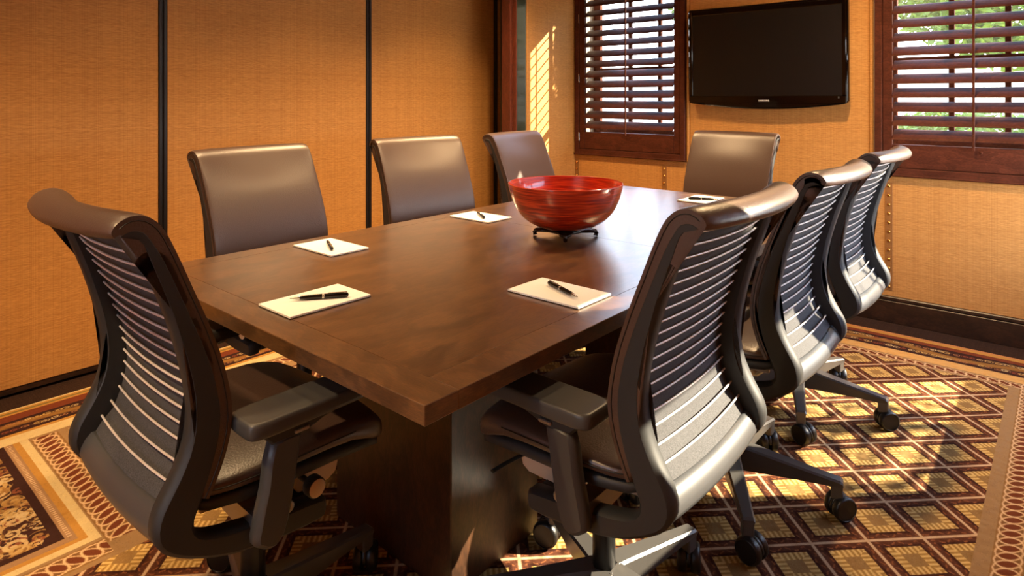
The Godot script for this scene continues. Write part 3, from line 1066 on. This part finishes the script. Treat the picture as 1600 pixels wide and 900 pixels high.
	for q: Array in [[-.188, .19, .480, .466], [-.176, .212, .487, .463], [-.14, .224, .500, .472], [-.06, .230, .512, .480], [.05, .231, .516, .484], [.13, .228, .519, .487], [.19, .218, .522, .494], [.212, .20, .520, .500]]:
		var ring := []
		for k in 20:
			var a := TAU * (k + 0.5) / 20
			ring.append(Vector3(q[1] * signf(cos(a)) * pow(absf(cos(a)), 0.25), (q[2] + q[3]) * 0.5 + (q[2] - q[3]) * 0.5 * signf(sin(a)) * pow(absf(sin(a)), 0.4), q[0]))
		pan.append(ring)
	var pm := MB.new()
	pm.loft(pan)
	put(t, "seat_pan", pm.mesh(), M.plastic)
	# --- mechanism below the seat
	var mc := MB.new()
	mc.prism([Vector2(-.11, .462), Vector2(.15, .482), Vector2(.165, .455), Vector2(.12, .415), Vector2(.03, .398), Vector2(-.05, .402), Vector2(-.10, .43)], -0.075, 0.075, 0.006, side)
	put(t, "tilt_housing", mc.mesh(), M.metal)
	for s: int in [-1, 1]:
		var r := MB.new()
		r.prism([Vector2(-.125, .463), Vector2(.19, .488), Vector2(.19, .478), Vector2(.0, .462), Vector2(.005, .440), Vector2(-.005, .424), Vector2(-.075, .424), Vector2(-.092, .434), Vector2(-.098, .455), Vector2(-.125, .455)], s * 0.168, s * 0.180, 0.002, side)
		put(t, "seat_rail", r.mesh(), M.cream)
	var cb := MB.new()
	cb.box(Vector3(0, .412, -.005), Vector3(.40, .030, .055), 0.008)
	put(t, "cross_bar", cb.mesh(), M.plastic)
	var kb := MB.new()
	var across := Basis(Vector3.BACK, -PI / 2)
	kb.lathe([Vector2(0, .185), Vector2(.006, .185), Vector2(.006, .222), Vector2(.018, .223), Vector2(.020, .226), Vector2(.020, .244), Vector2(.0175, .247)], 20, Vector3(0, .462, -.005), across)
	var knob := put(t, "tension_knob", kb.mesh(), M.plastic)
	var kf := MB.new()
	kf.lathe([Vector2(.0175, .247), Vector2(.015, .2485), Vector2(0, .2485)], 20, Vector3(0, .462, -.005), across)
	put(knob, "knob_face", kf.mesh(), M.cream)
	var lv := MB.new()
	lv.tube([Vector3(-.17, .455, -.09), Vector3(-.225, .452, -.10), Vector3(-.262, .449, -.105)], 0.006, 8, 1, 0.5)
	put(t, "height_lever", lv.mesh(), M.plastic)
	# --- arms
	for s: int in [-1, 1]:
		var post := MB.new()
		var slope := func(q: Vector2, d: float) -> Vector3: return Vector3(d + s * 0.10 * (q.y - 0.43) * 0.25, q.y, q.x)
		post.prism(smooth([Vector2(.046, .606), Vector2(.104, .606), Vector2(.118, .53), Vector2(.136, .445), Vector2(.128, .425), Vector2(.105, .412), Vector2(.085, .418), Vector2(.070, .45), Vector2(.056, .53), Vector2(.046, .606)], 2).slice(0, -1), s * 0.243, s * 0.277, 0.008, slope)
		var po := put(t, "arm_post", post.mesh(), M.arm)
		var bolt := MB.new()
		bolt.lathe([Vector2(.011, 0), Vector2(.011, .003), Vector2(.009, .004), Vector2(.004, .004), Vector2(.003, .002), Vector2(0, .002)], 16, Vector3(s * .255, .462, .062), Basis(Vector3.BACK, -s * PI / 2))
		put(po, "bolt", bolt.mesh(), M.metal)
		var br := MB.new()
		br.loft([[Vector3(s * .258, .425, .128), Vector3(s * .258, .425, .092), Vector3(s * .258, .470, .100), Vector3(s * .258, .470, .126)], [Vector3(s * .075, .430, .120), Vector3(s * .075, .430, .06), Vector3(s * .075, .462, .06), Vector3(s * .075, .462, .120)]], true, true, -1)
		put(t, "arm_bracket", br.mesh(), M.metal)
		var sp := MB.new()
		sp.prism([Vector2(-.07, .633), Vector2(.128, .633), Vector2(.124, .622), Vector2(.106, .603), Vector2(.044, .600), Vector2(.0, .614), Vector2(-.065, .624)], s * 0.236, s * 0.280, 0.004, side)
		var su := put(t, "arm_support", sp.mesh(), M.plastic)
		var bt := MB.new()
		bt.box(Vector3(s * 0.282, .612, .05), Vector3(.008, .008, .03), 0.002)
		put(su, "release_button", bt.mesh(), M.metal)
		var pr := []
		var oval := []
		for k in 40:
			var a := TAU * k / 40
			var u := signf(cos(a)) * pow(absf(cos(a)), 0.28)
			var w := signf(sin(a)) * pow(absf(sin(a)), 0.28)
			oval.append(Vector2(s * (0.257 + 0.047 * w), 0.033 + 0.125 * u))
		for q: Array in [[.632, .95], [.635, .99], [.641, 1.0], [.653, 1.0], [.658, .975], [.6602, .93], [.6606, .86]]:
			var ring := []
			for o: Vector2 in oval:
				var cc := Vector2(s * 0.257, 0.033)
				var d: Vector2 = o - cc
				var shrink: float = (1.0 - q[1]) * 0.047
				ring.append(Vector3(cc.x + d.x - signf(d.x) * minf(shrink, absf(d.x)), q[0], cc.y + d.y - signf(d.y) * minf(shrink, absf(d.y))))
			pr.append(ring)
		var pd := MB.new()
		pd.loft(pr)
		put(t, "arm_pad", pd.mesh(), M.arm)
	# --- column, star base, casters
	var col := MB.new()
	col.lathe([Vector2(.0, .155), Vector2(.026, .155), Vector2(.026, .29), Vector2(.024, .293), Vector2(.0, .293)], 24, Vector3.ZERO)
	var cy := put(t, "gas_column", col.mesh(), M.black)
	var in_ := MB.new()
	in_.lathe([Vector2(.0, .29), Vector2(.0145, .29), Vector2(.0145, .40), Vector2(0, .40)], 20, Vector3.ZERO)
	put(cy, "piston", in_.mesh(), M.chrome)
	var hub := MB.new()
	hub.lathe([Vector2(0, .085), Vector2(.036, .085), Vector2(.042, .092), Vector2(.041, .145), Vector2(.036, .160), Vector2(.028, .164), Vector2(0, .164)], 30, Vector3.ZERO)
	var star := Node3D.new()
	star.name = "star_base"
	t.add_child(star)
	put(star, "hub", hub.mesh(), M.star)
	var lm := MB.new()
	var lr := []
	for q: Array in [[.025, .088, .166, .028], [.06, .089, .161, .026], [.12, .093, .151, .0235], [.20, .098, .139, .021], [.27, .101, .1285, .019], [.316, .102, .122, .018], [.323, .104, .117, .017]]:
		var hw: float = q[3]
		var lo: float = q[1]
		var hi: float = q[2]
		var be := minf(0.005, (hi - lo) * 0.3)
		lr.append([Vector3(q[0], lo, hw * 0.8), Vector3(q[0], hi - be, hw), Vector3(q[0], hi, hw - be), Vector3(q[0], hi, -hw + be), Vector3(q[0], hi - be, -hw), Vector3(q[0], lo, -hw * 0.8)])
	lm.loft(lr, true, true, -1)
	lm.box(Vector3(.306, .090, 0), Vector3(.032, .046, .030), 0.003)
	var leg := lm.mesh()
	var wm := MB.new()
	var wp := [Vector2(0, -.011), Vector2(.031, -.011), Vector2(.034, -.0095), Vector2(.0355, -.006), Vector2(.036, 0), Vector2(.0355, .006), Vector2(.0335, .0105), Vector2(.030, .0125)]
	wm.lathe(wp, 28, Vector3.ZERO, Basis(Vector3.RIGHT, PI / 2))
	wm.lathe([Vector2(.030, .0125), Vector2(.0288, .0105)], 28, Vector3.ZERO, Basis(Vector3.RIGHT, PI / 2), 4)
	wm.lathe([Vector2(.0288, .0105), Vector2(0, .0105)], 28, Vector3.ZERO, Basis(Vector3.RIGHT, PI / 2), 6)
	var wheel := wm.mesh()
	var hm := MB.new()
	var hood := []
	for k in 15:
		var a := PI * 1.06 * k / 14 - 0.09
		hood.append(Vector2(cos(a) * .034, sin(a) * .034))
	hm.prism(hood, -.0045, .0045, 0.001, func(q: Vector2, d: float) -> Vector3: return Vector3(q.x, q.y, d))
	hm.tube([Vector3(-.012, .02, 0), Vector3(-.012, .055, 0)], .008, 10)
	var hoodm := hm.mesh()
	for k in 5:
		var turn := Basis(Vector3.UP, TAU * k / 5)
		put(star, "leg", leg, M.star, Vector3.ZERO, turn)
		var sw := Basis(Vector3.UP, 1.3 * k + 0.7)
		var at: Vector3 = turn * Vector3(.306, 0.0412, 0) + sw * Vector3(.012, 0, 0)
		put(star, "caster", hoodm, M.rubber, at, sw)
		put(star, "wheel", wheel, M.rubber, at + sw * Vector3(0, 0, .0165), sw)
		put(star, "wheel", wheel, M.rubber, at + sw * Vector3(0, 0, -.0165), sw * Basis(Vector3.UP, PI))
	return t

func build_chairs() -> void:
	var proto := make_chair()
	# position of the base, turn, turn of the star base, label
	var spots := [
		[Vector2(0.02, 1.20), 0.0, 20.0, "brown leather task chair at the near end of the table, back to the camera"],
		[Vector2(0.577, 0.65), 90.0, 78.0, "task chair with wired back on the right side nearest the camera"],
		[Vector2(0.573, -0.06), 90.0, 14.0, "task chair with wired back in the middle of the right side"],
		[Vector2(0.555, -0.79), 89.0, 2.0, "task chair with wired back on the right side farthest from the camera"],
		[Vector2(-0.68, 0.65), -84.0, 30.0, "brown leather chair on the left side nearest the camera"],
		[Vector2(-0.675, -0.10), -97.0, 50.0, "brown leather chair in the middle of the left side, left of the red bowl"],
		[Vector2(-0.63, -0.83), -83.0, 10.0, "brown leather chair on the left side behind the red bowl"],
		[Vector2(-0.04, -1.30), 176.5, 40.0, "brown leather chair at the far end below the television"],
	]
	var all := [proto]
	for i in range(1, spots.size()):
		var c := proto.duplicate()
		c.name = numbered("task_chair")
		add_child(c)
		all.append(c)
	for i in spots.size():
		var c: Node3D = all[i]
		var s: Array = spots[i]
		c.position = Vector3(s[0].x, 0.0, s[0].y)
		c.rotation.y = deg_to_rad(s[1])
		c.set_meta("label", s[3])
		c.set_meta("category", "chair")
		c.set_meta("group", "task chairs round the table")
		# place the star base freely: it swivels under the seat
		var star: Node3D = c.get_node("star_base")
		star.rotation.y = deg_to_rad(s[2] - s[1])

# ------------------------------------------------------------------ lamps
func build_lamps() -> void:
	var n := 0
	for p: Array in LAMPS:
		var t := thing("ceiling_lamp", p[3], "lamp", Vector3(p[0], CH, p[1]), 0.0, "recessed ceiling lamps")
		var r := MB.new()
		r.lathe([Vector2(.062, -.002), Vector2(.062, -.008), Vector2(.085, -.008), Vector2(.088, -.001), Vector2(.062, -.001)], 28, Vector3.ZERO)
		put(t, "trim_ring", r.mesh(), M.print_white)
		var g := MB.new()
		g.lathe([Vector2(0, -.003), Vector2(.061, -.003), Vector2(.061, -.001), Vector2(0, -.001)], 28, Vector3.ZERO)
		var em := mat(Color(1, 0.95, 0.85), 0.5)
		em.emission_enabled = true
		em.emission = LAMP_TINT
		em.emission_energy_multiplier = 3.0
		put(t, "lens", g.mesh(), em)
		var s := SpotLight3D.new()
		s.name = "lamp_light_%d" % n
		n += 1
		t.add_child(s)
		s.position = Vector3(0, -0.02, 0)
		s.rotation.x = -PI / 2
		s.light_color = LAMP_TINT
		s.light_energy = p[2]
		s.light_size = 0.06
		s.spot_range = 12.0
		s.spot_attenuation = 2.0
		s.spot_angle = p[4]
		s.spot_angle_attenuation = 1.0
		s.shadow_enabled = true

# ------------------------------------------------------------------ outdoors
func leaves(n: int, c: Vector3, r: Vector3, size: float, sd: int, long := 1.0, fill := 0.55) -> ArrayMesh:
	var rng := RandomNumberGenerator.new()
	rng.seed = sd
	var b := MB.new()
	for i in n:
		var d := Vector3(rng.randfn(), rng.randfn(), rng.randfn()).normalized() * pow(rng.randf_range(fill, 1.0), 0.6)
		var p := c + d * r
		var x := Vector3(rng.randfn(), rng.randfn() * 0.6, rng.randfn()).normalized()
		var y := x.cross(Vector3(rng.randfn(), rng.randfn(), rng.randfn())).normalized()
		var s := size * rng.randf_range(0.6, 1.3)
		var f := x.cross(y) * s * 0.14
		b.tri(p - x * s * long, p + y * s * 0.42 + f, p + x * s * long)
		b.tri(p - x * s * long, p + x * s * long, p - y * s * 0.42 + f)
	return b.mesh()

func shrub(called: String, label: String, category: String, at: Vector3, r: Vector3, cy: float, n: int, size: float, k: int, sd: int, long := 1.0, fill := 0.55) -> Node3D:
	var t := thing(called, label, category, at)
	var f := put(t, "foliage", leaves(n, Vector3(0, cy, 0), r, size, sd, long, fill), M["leaf%d" % k])
	f.set_meta("kind", "stuff")
	var tr := MB.new()
	tr.tube([Vector3(0, 0, 0), Vector3(0.03, cy * 0.5, 0.02), Vector3(0, cy, 0), Vector3(0.02, cy + r.y * 0.5, 0.01)], clampf(r.x * 0.06, 0.015, 0.09), 8)
	put(t, "trunk", tr.mesh(), M.bark)
	return t

func build_outdoors() -> void:
	var g := shell("ground_outside", "pale paving outside the windows")
	bx(g, "paving", Vector3(-14, -0.5, -18), Vector3(14, -0.25, -2.45), M.stone, 0.0)
	bx(g, "paving", Vector3(RX + 0.1, -0.5, -2.45), Vector3(14, -0.25, 12), M.stone, 0.0)
	bx(g, "paving", Vector3(-14, -0.5, 3.6), Vector3(RX + 0.1, -0.25, 12), M.stone, 0.0)
	var gw := thing("garden_wall", "low pale garden wall behind the shrubs outside", "wall", Vector3(0, -0.25, -9.6))
	bx(gw, "masonry", Vector3(-9, 0, -0.15), Vector3(9, 2.0, 0.15), M.stucco, 0.01)
	bx(gw, "coping", Vector3(-9, 2.0, -0.2), Vector3(9, 2.08, 0.2), M.stucco, 0.01)
	var y := -0.25
	shrub("hedge_tree", "leafy green tree seen through the right window", "tree", Vector3(1.9, y, -7.6), Vector3(2.5, 1.5, 1.0), 3.15, 16000, 0.085, 1, 1)
	shrub("hedge_tree", "shady green tree behind the left edge of the right window", "tree", Vector3(-2.2, y, -8.0), Vector3(1.5, 1.3, 0.8), 3.3, 5000, 0.085, 2, 3)
	shrub("low_shrub", "low green shrub below the right window view", "shrub", Vector3(0.6, y, -5.6), Vector3(0.95, 0.5, 0.5), 0.88, 4200, 0.05, 1, 4)
	shrub("low_shrub", "low green shrub below the left window view", "shrub", Vector3(-3.9, y, -5.2), Vector3(1.2, 0.5, 0.5), 0.72, 3000, 0.05, 1, 6)
	# the slim tree that shades part of the left window from the sun
	shrub("slim_cypress", "slim cypress tree close outside the wall behind the television", "tree", Vector3(-0.34, y, -3.05), Vector3(0.11, 1.7, 0.11), 1.9, 2600, 0.045, 2, 7, 1.0, 0.2)
	# the feathery tree that dapples the sun in the big window
	var ft := shrub("feathery_tree", "feathery tree outside the right-hand window", "tree", Vector3(3.2, y, -3.05), Vector3(0.40, 0.45, 0.66), 2.22, 40, 0.06, 0, 9, 2.8, 0.05)
	var rng := RandomNumberGenerator.new()
	rng.seed = 4
	for k in 14:
		var a := TAU * k / 7 + rng.randf() * 0.5
		var b := MB.new()
		b.tube([Vector3(0, 1.5 + 0.06 * k, 0), Vector3(cos(a) * 0.25, 1.62 + 0.06 * k + rng.randf() * 0.2, sin(a) * 0.5), Vector3(cos(a) * 0.45, 1.66 + 0.06 * k + rng.randf() * 0.4, sin(a) * 1.05)], 0.011, 6)
		put(ft, "branch", b.mesh(), M.bark)

# ------------------------------------------------------------------ light, camera, assembly
const SUN_ENERGY := 13.0
const SKY_ENERGY := 3.2
const EXPOSURE := 1.0
const LAMP_TINT := Color(1.0, 0.83, 0.61)
const LAMPS := [   # x, z, energy, label, cone half-angle
	[-0.95, 1.65, 2.5, "recessed ceiling lamp behind the near left chair", 46.0],
	[-0.95, 0.80, 4.5, "recessed ceiling lamp over the near left chair", 46.0],
	[-0.95, -0.10, 7.5, "recessed ceiling lamp over the middle left chair", 46.0],
	[-0.95, -1.00, 8.5, "recessed ceiling lamp over the far left chair", 48.0],
	[0.10, 2.60, 9.0, "added ceiling lamp filling the back of the chair at the near end", 66.0],  # added fill, brightens the back of the near chair
	[0.65, -1.05, 8.0, "recessed ceiling lamp in front of the television", 70.0],
]

func _ready() -> void:
	var cam := Camera3D.new()
	cam.name = "camera"
	add_child(cam)
	cam.position = Vector3(1.380, 1.2257, 1.898)
	cam.rotation.y = deg_to_rad(40.891)
	cam.projection = Camera3D.PROJECTION_FRUSTUM
	cam.near = 0.05
	cam.far = 100.0
	cam.size = 0.05 * 900.0 / 1004.76
	cam.frustum_offset = Vector2(0, -0.05 * (450.0 - 154.12) / 1004.76)
	cam.current = true
	var we := WorldEnvironment.new()
	we.name = "environment"
	var env := Environment.new()
	env.background_mode = Environment.BG_SKY
	var sky := Sky.new()
	var sm := ProceduralSkyMaterial.new()
	sm.sky_top_color = Color(0.60, 0.71, 0.86)
	sm.sky_horizon_color = Color(0.97, 0.96, 0.93)
	sm.ground_bottom_color = Color(0.50, 0.46, 0.40)
	sm.ground_horizon_color = Color(0.80, 0.80, 0.78)
	sm.sky_energy_multiplier = SKY_ENERGY
	sm.ground_energy_multiplier = SKY_ENERGY * 0.7
	sm.sun_angle_max = 1.0
	sky.sky_material = sm
	env.sky = sky
	env.tonemap_mode = Environment.TONE_MAPPER_LINEAR
	env.tonemap_exposure = EXPOSURE
	env.sdfgi_enabled = true
	env.ssao_enabled = true
	env.ssil_enabled = true
	we.environment = env
	add_child(we)
	var sun := DirectionalLight3D.new()
	sun.name = "sun"
	add_child(sun)
	sun.look_at_from_position(Vector3(0.634, 0.483, -0.604) * 5.0, Vector3.ZERO)
	sun.light_color = Color(1.0, 0.93, 0.80)
	sun.light_energy = SUN_ENERGY
	sun.light_angular_distance = 0.55
	sun.shadow_enabled = true

	make_materials()
	build_room()
	build_outdoors()
	build_table()
	build_television()
	build_chairs()
	build_tabletop()
	build_lamps()
